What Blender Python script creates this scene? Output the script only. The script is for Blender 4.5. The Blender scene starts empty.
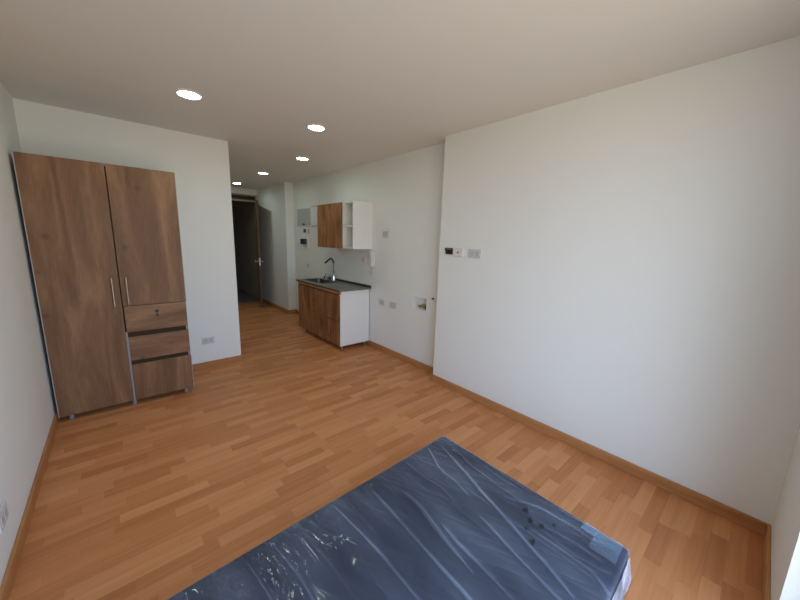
import bpy, bmesh, math, random
import numpy as np
from mathutils import Matrix, Vector
random.seed(7)
SC = bpy.context.scene
COL = SC.collection

# ------------------------------------------------------------------ room numbers (metres)
H = 2.40            # ceiling height
XR = 2.8625         # near right wall face
XK = 3.0026         # kitchen wall face
XC = 2.855          # corridor right wall face
YJ = 2.3685         # where the near right wall stops
YB = 4.112          # wall behind the wardrobe
XB = 1.458          # its right hand end
YC = 6.115          # kitchen wall stops
YE = 7.61           # corridor end wall
BH = 0.0734         # baseboard height
WX0, WX1, WZ0, WZ1 = 0.26, 2.155, 0.10, 2.28   # window opening

# ------------------------------------------------------------------ materials
def new_mat(name):
    m = bpy.data.materials.new(name); m.use_nodes = True
    nt = m.node_tree
    return m, nt, nt.nodes['Principled BSDF']

def plain(name, col, rough=0.5, metal=0.0, spec=0.5, bump=0.0, bscale=300.0, emis=None):
    m, nt, b = new_mat(name)
    b.inputs['Base Color'].default_value = (*col, 1)
    b.inputs['Roughness'].default_value = rough
    b.inputs['Metallic'].default_value = metal
    b.inputs['Specular IOR Level'].default_value = spec
    n = nt.nodes.new('ShaderNodeTexNoise'); n.inputs['Scale'].default_value = bscale
    n.inputs['Detail'].default_value = 3
    tc = nt.nodes.new('ShaderNodeTexCoord')
    nt.links.new(tc.outputs['Object'], n.inputs['Vector'])
    if bump > 0:
        bp = nt.nodes.new('ShaderNodeBump'); bp.inputs['Strength'].default_value = bump
        bp.inputs['Distance'].default_value = 0.002
        nt.links.new(n.outputs['Fac'], bp.inputs['Height'])
        nt.links.new(bp.outputs['Normal'], b.inputs['Normal'])
    # very slight roughness variation
    mr = nt.nodes.new('ShaderNodeMapRange')
    mr.inputs['To Min'].default_value = max(0.02, rough - 0.04); mr.inputs['To Max'].default_value = min(1, rough + 0.04)
    nt.links.new(n.outputs['Fac'], mr.inputs['Value']); nt.links.new(mr.outputs['Result'], b.inputs['Roughness'])
    if emis:
        b.inputs['Emission Color'].default_value = (*emis[0], 1); b.inputs['Emission Strength'].default_value = emis[1]
    return m

def wood(name, dark, mid, light, axis='z', scale=1.0, rough=0.5, seed=0.0, plank=0.0):
    """Printed oak veneer: long streaks along one axis, broad tone bands, a few knots."""
    m, nt, b = new_mat(name)
    N, L = nt.nodes, nt.links
    tc = N.new('ShaderNodeTexCoord')
    mp = N.new('ShaderNodeMapping'); L.new(tc.outputs['Object'], mp.inputs['Vector'])
    s = {'x': (1.3, 9, 9), 'y': (9, 1.3, 9), 'z': (9, 9, 1.3)}[axis]
    mp.inputs['Scale'].default_value = tuple(k * scale for k in s)
    mp.inputs['Location'].default_value = (seed, seed * 1.7, seed * 0.6)
    n1 = N.new('ShaderNodeTexNoise'); n1.inputs['Scale'].default_value = 1.0; n1.inputs['Detail'].default_value = 7
    n1.inputs['Roughness'].default_value = 0.55; n1.inputs['Distortion'].default_value = 1.0
    L.new(mp.outputs['Vector'], n1.inputs['Vector'])
    mp2 = N.new('ShaderNodeMapping'); L.new(tc.outputs['Object'], mp2.inputs['Vector'])
    mp2.inputs['Scale'].default_value = tuple(k * scale * (12 if k > 1 else 3) for k in s)
    n2 = N.new('ShaderNodeTexNoise'); n2.inputs['Scale'].default_value = 1.0; n2.inputs['Detail'].default_value = 3
    L.new(mp2.outputs['Vector'], n2.inputs['Vector'])
    mx = N.new('ShaderNodeMath'); mx.operation = 'MULTIPLY_ADD'
    L.new(n2.outputs['Fac'], mx.inputs[0]); mx.inputs[1].default_value = 0.22; L.new(n1.outputs['Fac'], mx.inputs[2])
    sub = N.new('ShaderNodeMath'); sub.operation = 'SUBTRACT'; L.new(mx.outputs[0], sub.inputs[0]); sub.inputs[1].default_value = 0.11
    rp = N.new('ShaderNodeValToRGB'); L.new(sub.outputs[0], rp.inputs['Fac'])
    e = rp.color_ramp.elements
    e[0].position = 0.30; e[0].color = (*dark, 1)
    e[1].position = 0.72; e[1].color = (*light, 1)
    k = e.new(0.50); k.color = (*mid, 1)
    # knots
    vo = N.new('ShaderNodeTexVoronoi'); vo.inputs['Scale'].default_value = 1.0
    mp3 = N.new('ShaderNodeMapping'); L.new(tc.outputs['Object'], mp3.inputs['Vector'])
    mp3.inputs['Scale'].default_value = tuple((4.5 if kk > 1 else 1.7) for kk in s)
    mp3.inputs['Location'].default_value = (seed * 2.1 + .3, seed + .2, seed * .8)
    L.new(mp3.outputs['Vector'], vo.inputs['Vector'])
    kr = N.new('ShaderNodeMapRange'); kr.inputs['From Min'].default_value = 0.02; kr.inputs['From Max'].default_value = 0.13
    kr.inputs['To Min'].default_value = 0.55; kr.inputs['To Max'].default_value = 0.0
    L.new(vo.outputs['Distance'], kr.inputs['Value'])
    mix = N.new('ShaderNodeMix'); mix.data_type = 'RGBA'
    L.new(kr.outputs['Result'], mix.inputs['Factor']); L.new(rp.outputs['Color'], mix.inputs[6])
    mix.inputs[7].default_value = (*[c * 0.45 for c in dark], 1)
    L.new(mix.outputs[2], b.inputs['Base Color'])
    b.inputs['Roughness'].default_value = rough
    b.inputs['Specular IOR Level'].default_value = 0.2
    bp = N.new('ShaderNodeBump'); bp.inputs['Strength'].default_value = 0.08; bp.inputs['Distance'].default_value = 0.001
    L.new(n2.outputs['Fac'], bp.inputs['Height']); L.new(bp.outputs['Normal'], b.inputs['Normal'])
    return m

def laminate_floor(name):
    """Three strip beech laminate running along x: strips 65 mm, random staggered pieces, board joints every third strip."""
    m, nt, b = new_mat(name)
    N, L = nt.nodes, nt.links
    def math_(op, a, bb=None, c=None):
        n = N.new('ShaderNodeMath'); n.operation = op
        for i, v in enumerate((a, bb, c)):
            if v is None: continue
            if isinstance(v, (int, float)): n.inputs[i].default_value = v
            else: L.new(v, n.inputs[i])
        return n.outputs[0]
    tc = N.new('ShaderNodeTexCoord'); sp = N.new('ShaderNodeSeparateXYZ'); L.new(tc.outputs['Object'], sp.inputs[0])
    X, Y = sp.outputs['X'], sp.outputs['Y']
    SW = 0.0655
    yy = math_('DIVIDE', Y, SW)
    row = math_('FLOOR', yy)
    fy = math_('SUBTRACT', yy, row)
    wn = N.new('ShaderNodeTexWhiteNoise'); wn.noise_dimensions = '1D'; L.new(row, wn.inputs['W'])
    wn2 = N.new('ShaderNodeTexWhiteNoise'); wn2.noise_dimensions = '1D'; L.new(math_('ADD', row, 77.31), wn2.inputs['W'])
    length = math_('MULTIPLY_ADD', wn2.outputs['Value'], 0.16, 0.27)
    # wobble the piece lengths inside a strip
    xo = math_('MULTIPLY_ADD', wn.outputs['Value'], 9.0, X)
    wob = math_('MULTIPLY', math_('SINE', math_('MULTIPLY_ADD', xo, 5.3, row)), 0.05)
    xx = math_('DIVIDE', math_('ADD', xo, wob), length)
    pc = math_('FLOOR', xx)
    fx = math_('SUBTRACT', xx, pc)
    cv = N.new('ShaderNodeCombineXYZ'); L.new(row, cv.inputs[0]); L.new(pc, cv.inputs[1])
    w3 = N.new('ShaderNodeTexWhiteNoise'); w3.noise_dimensions = '3D'; L.new(cv.outputs[0], w3.inputs['Vector'])
    # grain, shifted per piece
    cs = N.new('ShaderNodeCombineXYZ')
    L.new(math_('MULTIPLY', X, 2.2), cs.inputs[0]); L.new(math_('MULTIPLY', Y, 42.0), cs.inputs[1])
    L.new(math_('MULTIPLY', w3.outputs['Value'], 40.0), cs.inputs[2])
    g = N.new('ShaderNodeTexNoise'); g.inputs['Scale'].default_value = 1.0; g.inputs['Detail'].default_value = 4
    g.inputs['Distortion'].default_value = 0.7
    L.new(cs.outputs[0], g.inputs['Vector'])
    tone = math_('ADD', math_('MULTIPLY', w3.outputs['Value'], 0.48), math_('MULTIPLY', g.outputs['Fac'], 0.54))
    rp = N.new('ShaderNodeValToRGB'); L.new(tone, rp.inputs['Fac'])
    e = rp.color_ramp.elements
    e[0].position = 0.12; e[0].color = FLOOR_D
    e[1].position = 0.90; e[1].color = FLOOR_L
    k = e.new(0.50); k.color = FLOOR_M
    # joints
    def edge(f, w):
        d = math_('MINIMUM', f, math_('SUBTRACT', 1.0, f))
        return math_('LESS_THAN', d, w)
    b3 = math_('DIVIDE', yy, 3.0); fb = math_('SUBTRACT', b3, math_('FLOOR', b3))
    jb = edge(fb, 0.006)
    js = math_('MULTIPLY', edge(fy, 0.012), 0.35)
    jx = math_('MULTIPLY', edge(fx, 0.0035), 0.35)
    j = math_('MAXIMUM', math_('MAXIMUM', jb, js), jx)
    mix = N.new('ShaderNodeMix'); mix.data_type = 'RGBA'
    L.new(math_('MULTIPLY', j, 0.22), mix.inputs['Factor']); L.new(rp.outputs['Color'], mix.inputs[6])
    mix.inputs[7].default_value = (0.12, 0.05, 0.02, 1)
    L.new(mix.outputs[2], b.inputs['Base Color'])
    mr = N.new('ShaderNodeMapRange'); L.new(g.outputs['Fac'], mr.inputs['Value'])
    mr.inputs['To Min'].default_value = 0.42; mr.inputs['To Max'].default_value = 0.54
    L.new(mr.outputs['Result'], b.inputs['Roughness'])
    b.inputs['Specular IOR Level'].default_value = 0.28
    return m

FLOOR_D = (0.41, 0.152, 0.052, 1); FLOOR_M = (0.55, 0.226, 0.083, 1); FLOOR_L = (0.67, 0.320, 0.138, 1)

def tile_floor(name):
    m, nt, b = new_mat(name)
    N, L = nt.nodes, nt.links
    tc = N.new('ShaderNodeTexCoord'); br = N.new('ShaderNodeTexBrick'); L.new(tc.outputs['Object'], br.inputs['Vector'])
    br.offset = 0.0; br.inputs['Scale'].default_value = 1.0
    br.inputs['Brick Width'].default_value = 0.45; br.inputs['Row Height'].default_value = 0.45
    br.inputs['Mortar Size'].default_value = 0.004
    br.inputs['Color1'].default_value = (0.17, 0.17, 0.15, 1); br.inputs['Color2'].default_value = (0.14, 0.145, 0.13, 1)
    br.inputs['Mortar'].default_value = (0.12, 0.12, 0.11, 1)
    L.new(br.outputs['Color'], b.inputs['Base Color']); b.inputs['Roughness'].default_value = 0.35
    return m

def granite(name):
    m, nt, b = new_mat(name)
    N, L = nt.nodes, nt.links
    tc = N.new('ShaderNodeTexCoord')
    n = N.new('ShaderNodeTexNoise'); n.inputs['Scale'].default_value = 140; n.inputs['Detail'].default_value = 4
    L.new(tc.outputs['Object'], n.inputs['Vector'])
    n2 = N.new('ShaderNodeTexNoise'); n2.inputs['Scale'].default_value = 6; L.new(tc.outputs['Object'], n2.inputs['Vector'])
    ad = N.new('ShaderNodeMath'); ad.operation = 'MULTIPLY_ADD'; L.new(n2.outputs['Fac'], ad.inputs[0]); ad.inputs[1].default_value = .3; L.new(n.outputs['Fac'], ad.inputs[2])
    rp = N.new('ShaderNodeValToRGB'); L.new(ad.outputs[0], rp.inputs['Fac'])
    rp.color_ramp.elements[0].position = .45; rp.color_ramp.elements[0].color = (.085, .083, .075, 1)
    rp.color_ramp.elements[1].position = .85; rp.color_ramp.elements[1].color = (.26, .25, .225, 1)
    L.new(rp.outputs['Color'], b.inputs['Base Color']); b.inputs['Roughness'].default_value = 0.42
    return m

def clear_plastic(name, haze, tint, rough=0.12):
    """Polythene film: mostly see-through, a milky scatter and a sharp sheen."""
    m = bpy.data.materials.new(name); m.use_nodes = True
    nt = m.node_tree; N, L = nt.nodes, nt.links
    N.remove(N['Principled BSDF']); out = N['Material Output']
    tr = N.new('ShaderNodeBsdfTransparent'); tr.inputs['Color'].default_value = (0.97, 0.98, 1, 1)
    df = N.new('ShaderNodeBsdfDiffuse'); df.inputs['Color'].default_value = (*tint, 1)
    gl = N.new('ShaderNodeBsdfGlossy'); gl.inputs['Roughness'].default_value = rough
    tc = N.new('ShaderNodeTexCoord'); n = N.new('ShaderNodeTexNoise'); n.inputs['Scale'].default_value = 7.0; n.inputs['Detail'].default_value = 5
    mp = N.new('ShaderNodeMapping'); mp.inputs['Scale'].default_value = (1.0, 0.35, 1.0)
    L.new(tc.outputs['Object'], mp.inputs['Vector']); L.new(mp.outputs['Vector'], n.inputs['Vector'])
    mr = N.new('ShaderNodeMapRange'); mr.inputs['From Min'].default_value = .35; mr.inputs['From Max'].default_value = .7
    mr.inputs['To Min'].default_value = haze * 0.25; mr.inputs['To Max'].default_value = haze * 2.1
    L.new(n.outputs['Fac'], mr.inputs['Value'])
    ge = N.new('ShaderNodeNewGeometry'); dt = N.new('ShaderNodeVectorMath'); dt.operation = 'DOT_PRODUCT'
    L.new(ge.outputs['Normal'], dt.inputs[0]); L.new(ge.outputs['Incoming'], dt.inputs[1])
    ab = N.new('ShaderNodeMath'); ab.operation = 'ABSOLUTE'; L.new(dt.outputs['Value'], ab.inputs[0])
    # milky scatter grows with the slant path through the sheet
    mxv = N.new('ShaderNodeMath'); mxv.operation = 'MAXIMUM'; L.new(ab.outputs[0], mxv.inputs[0]); mxv.inputs[1].default_value = 0.12
    dv = N.new('ShaderNodeMath'); dv.operation = 'DIVIDE'; dv.use_clamp = True; L.new(mr.outputs['Result'], dv.inputs[0]); L.new(mxv.outputs[0], dv.inputs[1])
    m1 = N.new('ShaderNodeMixShader'); L.new(dv.outputs[0], m1.inputs['Fac']); L.new(tr.outputs[0], m1.inputs[1]); L.new(df.outputs[0], m1.inputs[2])
    # Schlick reflectance, the same for both sides of the thin sheet
    om = N.new('ShaderNodeMath'); om.operation = 'SUBTRACT'; om.inputs[0].default_value = 1.0; om.use_clamp = True; L.new(ab.outputs[0], om.inputs[1])
    pw = N.new('ShaderNodeMath'); pw.operation = 'POWER'; L.new(om.outputs[0], pw.inputs[0]); pw.inputs[1].default_value = 5.0
    fr = N.new('ShaderNodeMath'); fr.operation = 'MULTIPLY_ADD'; L.new(pw.outputs[0], fr.inputs[0]); fr.inputs[1].default_value = 0.96; fr.inputs[2].default_value = 0.04
    m2 = N.new('ShaderNodeMixShader'); L.new(fr.outputs[0], m2.inputs['Fac']); L.new(m1.outputs[0], m2.inputs[1]); L.new(gl.outputs[0], m2.inputs[2])
    L.new(m2.outputs[0], out.inputs['Surface'])
    return m

M = {}
M['wall'] = plain('white_wall_paint', (0.775, 0.785, 0.745), 0.75, spec=0.25, bump=0.05, bscale=120)
M['ceiling'] = plain('white_ceiling_paint', (0.755, 0.735, 0.695), 0.85, spec=0.2, bump=0.04, bscale=90)
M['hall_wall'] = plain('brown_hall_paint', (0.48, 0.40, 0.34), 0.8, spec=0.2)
M['floor'] = laminate_floor('beech_strip_laminate')
M['tile'] = tile_floor('grey_hall_tile')
M['base'] = wood('baseboard_wood', (0.38, 0.165, 0.058), (0.46, 0.212, 0.080), (0.55, 0.27, 0.112), 'y', 0.8, 0.45)
M['base_x'] = wood('baseboard_wood_crosswise', (0.38, 0.165, 0.058), (0.46, 0.212, 0.080), (0.55, 0.27, 0.112), 'x', 0.8, 0.45)
WD, WM, WL = (0.138, 0.069, 0.033), (0.215, 0.113, 0.056), (0.320, 0.180, 0.094)
M['oak'] = wood('wardrobe_oak_upright', WD, WM, WL, 'z', 0.75, 0.45, 1.3)
M['oak_x'] = wood('wardrobe_oak_level', WD, WM, WL, 'x', 0.9, 0.45, 4.1)
M['recess_shade'] = plain('drawer_recess_shade', (0.048, 0.030, 0.017), 0.75, spec=0.15)  # dark brown painted in for the shade in the drawer recesses
KD, KM, KL = (0.14, 0.059, 0.022), (0.29, 0.130, 0.050), (0.46, 0.235, 0.10)
M['koak'] = wood('kitchen_oak_upright', KD, KM, KL, 'z', 1.25, 0.5, 2.7)
M['koak_y'] = wood('kitchen_oak_level', KM, KL, [c * 1.15 for c in KL], 'y', 1.0, 0.5, 5.2)
M['door'] = wood('door_brown_wood', (0.085, 0.045, 0.025), (0.13, 0.072, 0.04), (0.18, 0.105, 0.06), 'z', 1.0, 0.5, .5)
M['doorframe'] = wood('door_frame_wood', (0.30, 0.225, 0.145), (0.36, 0.27, 0.175), (0.42, 0.32, 0.21), 'z', 1.0, 0.5, .9)
M['transom'] = plain('dark_transom_board', (0.035, 0.028, 0.024), 0.35)
M['melamine'] = plain('white_melamine', (0.80, 0.79, 0.745), 0.4, spec=0.4)
M['edge'] = plain('grey_edge_band', (0.27, 0.27, 0.285), 0.45)
M['band'] = plain('pale_edge_band', (0.42, 0.37, 0.35), 0.5)
M['black'] = plain('black_plastic', (0.012, 0.012, 0.013), 0.4)
M['darkgap'] = plain('painted_gap_shade', (0.02, 0.016, 0.013), 0.8)  # near-black colour standing in for shade inside the door gaps
M['chrome'] = plain('chrome', (0.66, 0.66, 0.65), 0.14, 1.0)
M['steel'] = plain('brushed_steel', (0.42, 0.41, 0.39), 0.32, 1.0, bump=0.02)
M['brass_handle'] = plain('satin_nickel', (0.42, 0.36, 0.28), 0.35, 1.0)
M['sinksteel'] = plain('dark_sink_steel', (0.17, 0.165, 0.155), 0.38, 1.0)
M['nickel'] = plain('brushed_nickel', (0.75, 0.75, 0.72), 0.5, 0.2)
M['darkmetal'] = plain('gunmetal', (0.10, 0.095, 0.085), 0.3, 1.0)
M['granite'] = granite('grey_speckled_worktop')
M['granite_edge'] = plain('dark_worktop_edge', (0.035, 0.034, 0.03), 0.4)
M['plate'] = plain('grey_white_socket_plastic', (0.60, 0.585, 0.575), 0.35)
M['plate_white'] = plain('ivory_socket_plastic', (0.74, 0.70, 0.645), 0.35)
M['slot'] = plain('socket_slot_shadow_plastic', (0.28, 0.265, 0.265), 0.5)
M['socket_face'] = plain('socket_face_plastic', (0.53, 0.515, 0.51), 0.35)
M['panel_grey'] = plain('grey_painted_steel', (0.44, 0.46, 0.465), 0.45)
M['white_pl'] = plain('white_plastic', (0.78, 0.77, 0.75), 0.35)
M['smoke'] = plain('smoked_cover', (0.025, 0.026, 0.04), 0.12)
M['brass'] = plain('brass', (0.62, 0.47, 0.18), 0.3, 1.0)
M['green'] = plain('green_tap_plastic', (0.22, 0.30, 0.09), 0.45)
M['red'] = plain('red_tap_plastic', (0.30, 0.07, 0.04), 0.4)
M['hose'] = plain('dark_green_hose', (0.05, 0.06, 0.035), 0.5)
M['lens'] = plain('downlight_lens', (0.9, 0.95, 0.95), 0.4, emis=((0.84, 1.0, 0.93), 36.0))
M['fabric'] = plain('navy_mattress_fabric', (0.020, 0.028, 0.049), 0.8, spec=0.2, bump=0.02, bscale=200)
M['film'] = clear_plastic('clear_polythene_film', 0.036, (0.60, 0.69, 0.85), 0.13)
M['film_side'] = clear_plastic('folded_polythene_film', 0.10, (0.62, 0.68, 0.80), 0.2)
M['film_fold'] = clear_plastic('gathered_polythene_film', 0.085, (0.55, 0.67, 0.88), 0.13)
M['tape'] = clear_plastic('doubled_polythene_film', 0.11, (0.40, 0.62, 0.86), 0.25)
M['spot'] = plain('dark_damp_mark', (0.008, 0.010, 0.016), 0.3)
M['cup'] = clear_plastic('clear_cup_plastic', 0.28, (0.8, 0.8, 0.74), 0.1)
M['glass'] = clear_plastic('window_pane_glass', 0.0, (1, 1, 1), 0.02)
M['alu'] = plain('white_window_aluminium', (0.82, 0.82, 0.82), 0.4)

# ------------------------------------------------------------------ mesh helpers
def BM(): return bmesh.new()

def box(bm, lo, hi, bevel=0.0, seg=2):
    lo, hi = Vector(lo), Vector(hi)
    lo2 = Vector([min(a, b) for a, b in zip(lo, hi)]); hi2 = Vector([max(a, b) for a, b in zip(lo, hi)])
    r = bmesh.ops.create_cube(bm, size=1.0, matrix=Matrix.Translation((lo2 + hi2) / 2) @ Matrix.Diagonal((*(hi2 - lo2), 1)))
    if bevel > 0:
        es = list({e for v in r['verts'] for e in v.link_edges})
        bmesh.ops.bevel(bm, geom=es, offset=bevel, segments=seg, affect='EDGES', profile=0.5)
    return bm

def cyl(bm, p0, p1, r0, r1=None, n=24):
    p0, p1 = Vector(p0), Vector(p1); d = p1 - p0
    q = d.to_track_quat('Z', 'Y').to_matrix().to_4x4()
    bmesh.ops.create_cone(bm, cap_ends=True, segments=n, radius1=r0, radius2=r0 if r1 is None else r1, depth=d.length,
                          matrix=Matrix.Translation((p0 + p1) / 2) @ q)
    return bm

def lathe(bm, prof, n=32, mat=Matrix.Identity(4)):
    """Turn (radius, height) pairs about local z."""
    rings = []
    for r, z in prof:
        if r < 1e-6: rings.append([bm.verts.new(mat @ Vector((0, 0, z)))])
        else: rings.append([bm.verts.new(mat @ Vector((r * math.cos(2 * math.pi * i / n), r * math.sin(2 * math.pi * i / n), z))) for i in range(n)])
    for a, b in zip(rings, rings[1:]):
        for i in range(n):
            j = (i + 1) % n
            if len(a) == 1 and len(b) == 1: continue
            if len(a) == 1: bm.faces.new((a[0], b[j], b[i]))
            elif len(b) == 1: bm.faces.new((a[i], a[j], b[0]))
            else: bm.faces.new((a[i], a[j], b[j], b[i]))
    return bm

def tube(bm, pts, r, n=12, radii=None):
    pts = [Vector(p) for p in pts]
    rings = []
    up = Vector((0.123, 0.456, 0.88)).normalized()
    for i, p in enumerate(pts):
        t = (pts[min(i + 1, len(pts) - 1)] - pts[max(i - 1, 0)]).normalized()
        a = t.cross(up).normalized(); b = t.cross(a)
        rr = radii[i] if radii else r
        rings.append([bm.verts.new(p + rr * (math.cos(2 * math.pi * k / n) * a + math.sin(2 * math.pi * k / n) * b)) for k in range(n)])
    for a, b in zip(rings, rings[1:]):
        for k in range(n):
            bm.faces.new((a[k], a[(k + 1) % n], b[(k + 1) % n], b[k]))
    bm.faces.new(rings[0][::-1]); bm.faces.new(rings[-1])
    return bm

def obj(name, bm, mat, parent=None, origin=None, smooth=False):
    """Link a bmesh as ONE object. With a parent the coordinates are local to it, unless origin (a world point to subtract) is given."""
    if origin is not None: bmesh.ops.translate(bm, verts=bm.verts, vec=-Vector(origin))
    bmesh.ops.recalc_face_normals(bm, faces=bm.faces)
    me = bpy.data.meshes.new(name); bm.to_mesh(me); bm.free()
    me.materials.append(M[mat])
    if smooth:
        for p in me.polygons: p.use_smooth = True
    o = bpy.data.objects.new(name, me); COL.objects.link(o)
    if parent: o.parent = parent
    return o

def smooth_by_angle(o, deg=35):
    me = o.data
    for p in me.polygons: p.use_smooth = True
    bm = bmesh.new(); bm.from_mesh(me)
    for e in bm.edges:
        if len(e.link_faces) == 2: e.smooth = e.calc_face_angle(0) < math.radians(deg)
    bm.to_mesh(me); bm.free()
    return o

def tag(o, label=None, cat=None, group=None, kind=None):
    if label: o['label'] = label
    if cat: o['category'] = cat
    if group: o['group'] = group
    if kind: o['kind'] = kind
    return o

def thing(name, label, cat, loc=(0, 0, 0), group=None, kind=None, mat=None):
    o = bpy.data.objects.new(name, None); COL.objects.link(o)
    o.empty_display_size = 0.1
    if mat is not None: o.matrix_world = mat
    else: o.location = loc
    return tag(o, label, cat, group, kind)

def struct(name, bm, mat, label, cat):
    return tag(obj(name, bm, mat), label, cat, None, 'structure')

# ------------------------------------------------------------------ the room shell
T = 0.15
struct('floor', box(BM(), (-T, -0.14, -0.08), (XK + T, YE + 0.02, 0)), 'floor', 'beech strip laminate floor of the room and corridor', 'floor')
struct('floor_hallway', box(BM(), (0.4, YE + 0.02, -0.08), (XK + T, 10.6, -0.002)), 'tile', 'grey tiled floor of the dark hallway beyond the open door', 'floor')
struct('ceiling', box(BM(), (-T, -0.14, H), (XK + T, 10.6, H + 0.1)), 'ceiling', 'plain white ceiling with five round downlights', 'ceiling')
struct('wall_left', box(BM(), (-T, -0.14, 0), (0, YB + T, H)), 'wall', 'plain white wall to the left of the wardrobe', 'wall')
struct('wall_back', box(BM(), (0, YB, 0), (XB, YB + T, H)), 'wall', 'white wall behind the wardrobe', 'wall')
struct('wall_passage_left', box(BM(), (XB - T, YB + T, 0), (XB, YE, H)), 'wall', 'left side wall of the corridor, hidden past the corner', 'wall')
struct('wall_right', box(BM(), (XR, -0.14, 0), (XK + T, YJ, H)), 'wall', 'large white wall on the right, bright with daylight', 'wall')
b = BM()   # kitchen wall with a niche for the washer box
NY0, NY1, NZ0, NZ1 = 2.642, 2.862, 0.685, 0.823
box(b, (XK, YJ, 0), (XK + T, NY0, H)); box(b, (XK, NY1, 0), (XK + T, YC, H))
box(b, (XK, NY0, 0), (XK + T, NY1, NZ0)); box(b, (XK, NY0, NZ1), (XK + T, NY1, H)); box(b, (XK + 0.09, NY0, NZ0), (XK + T, NY1, NZ1))
struct('wall_kitchen', b, 'wall', 'white wall behind the kitchen cabinets', 'wall')
struct('wall_passage_right', box(BM(), (XC, YC, 0), (XK + T, YE + 0.11, H)), 'wall', 'white wall of the corridor behind the open door', 'wall')
# corridor end wall with the doorway
DX0, DX1, DZ = 2.03, 2.845, 2.285
b = BM(); box(b, (XB, YE, 0), (DX0, YE + 0.11, H)); box(b, (DX0, YE, DZ), (XC, YE + 0.11, H)); box(b, (DX1, YE, 0), (XC, YE + 0.11, DZ))
struct('wall_end', b, 'wall', 'wall at the end of the corridor around the doorway', 'wall')
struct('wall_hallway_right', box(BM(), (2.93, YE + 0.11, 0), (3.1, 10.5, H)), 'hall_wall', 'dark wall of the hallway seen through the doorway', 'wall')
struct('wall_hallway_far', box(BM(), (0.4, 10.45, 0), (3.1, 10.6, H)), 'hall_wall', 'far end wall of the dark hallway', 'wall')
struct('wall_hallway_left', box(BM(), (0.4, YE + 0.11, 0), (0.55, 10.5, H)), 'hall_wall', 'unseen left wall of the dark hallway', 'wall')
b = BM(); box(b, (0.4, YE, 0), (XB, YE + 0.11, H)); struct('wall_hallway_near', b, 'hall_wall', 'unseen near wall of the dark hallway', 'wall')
# window wall (beside the camera)
b = BM()
box(b, (-T, -0.14, 0), (WX0, 0, H)); box(b, (WX1, -0.14, 0), (XR, 0, H))
box(b, (WX0, -0.14, 0), (WX1, 0, WZ0)); box(b, (WX0, -0.14, WZ1), (WX1, 0, H))
struct('wall_window', b, 'wall', 'white window wall at the lower right edge of the photo', 'wall')
win = thing('window_1', 'white framed window letting daylight in beside the bed', 'window', (WX0, -0.12, WZ0), kind='structure')
O = (WX0, -0.12, WZ0)
b = BM(); fw = 0.045
for lo, hi in (((WX0, WZ0), (WX0 + fw, WZ1)), ((WX1 - fw, WZ0), (WX1, WZ1)), ((WX0 + fw, WZ0), (WX1 - fw, WZ0 + fw)), ((WX0 + fw, WZ1 - fw), (WX1 - fw, WZ1))):
    box(b, (lo[0], -0.13, lo[1]), (hi[0], -0.08, hi[1]), 0.004)
obj('frame', b, 'alu', win, O)
xm = (WX0 + WX1) / 2
obj('mullion', box(BM(), (xm - 0.025, -0.128, WZ0 + fw), (xm + 0.025, -0.082, WZ1 - fw), 0.003), 'alu', win, O)
for x0, x1 in ((WX0 + fw, xm - 0.025), (xm + 0.025, WX1 - fw)):
    obj('pane', box(BM(), (x0, -0.107, WZ0 + fw), (x1, -0.103, WZ1 - fw)), 'glass', win, O)

# baseboards
bt = 0.014
def skirt(name, lo, hi, mat, label):
    return struct(name, box(BM(), lo, hi, 0.003), mat, label, 'baseboard')
skirt('baseboard_left', (0, 0, 0), (bt, YB, BH), 'base', 'wooden baseboard along the left wall')
skirt('baseboard_back', (bt, YB - bt, 0), (XB + bt, YB, BH), 'base_x', 'wooden baseboard on the wall behind the wardrobe')
skirt('baseboard_passage_left', (XB, YB, 0), (XB + bt, YE, BH), 'base', 'wooden baseboard along the hidden left corridor wall')
skirt('baseboard_right', (XR - bt, bt, 0), (XR, YJ, BH), 'base', 'wooden baseboard along the large right wall')
skirt('baseboard_return', (XR - bt, YJ, 0), (XK, YJ + bt, BH), 'base_x', 'short wooden baseboard turning the corner beside the kitchen wall')
skirt('baseboard_kitchen', (XK - bt, YJ + bt, 0), (XK, YC, BH), 'base', 'wooden baseboard along the kitchen wall')
skirt('baseboard_step', (XC - bt, YC - bt, 0), (XK - bt, YC, BH), 'base_x', 'short wooden baseboard on the step past the kitchen')
skirt('baseboard_passage_right', (XC - bt, YC, 0), (XC, YE, BH), 'base', 'wooden baseboard along the corridor wall behind the door')
skirt('baseboard_window', (WX1, 0, 0), (XR, bt, BH), 'base_x', 'wooden baseboard on the pier beside the window')

# doorway frame and transom
b = BM()
box(b, (DX0, YE - 0.012, 0), (DX0 + 0.04, YE + 0.12, DZ), 0.004); box(b, (DX1 - 0.03, YE - 0.012, 0), (DX1, YE + 0.12, DZ), 0.004)
box(b, (DX0, YE - 0.012, DZ - 0.03), (DX1, YE + 0.12, DZ), 0.004); box(b, (DX0 + 0.04, YE - 0.012, 2.14), (DX1 - 0.03, YE + 0.12, 2.175), 0.004)
fr = struct('trim_1', b, 'doorframe', 'brown wooden frame around the doorway with a transom above', 'door frame')
obj('transom_panel', box(BM(), (DX0 + 0.04, YE + 0.085, 2.175), (DX1 - 0.03, YE + 0.10, DZ - 0.03)), 'transom', fr)

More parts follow.
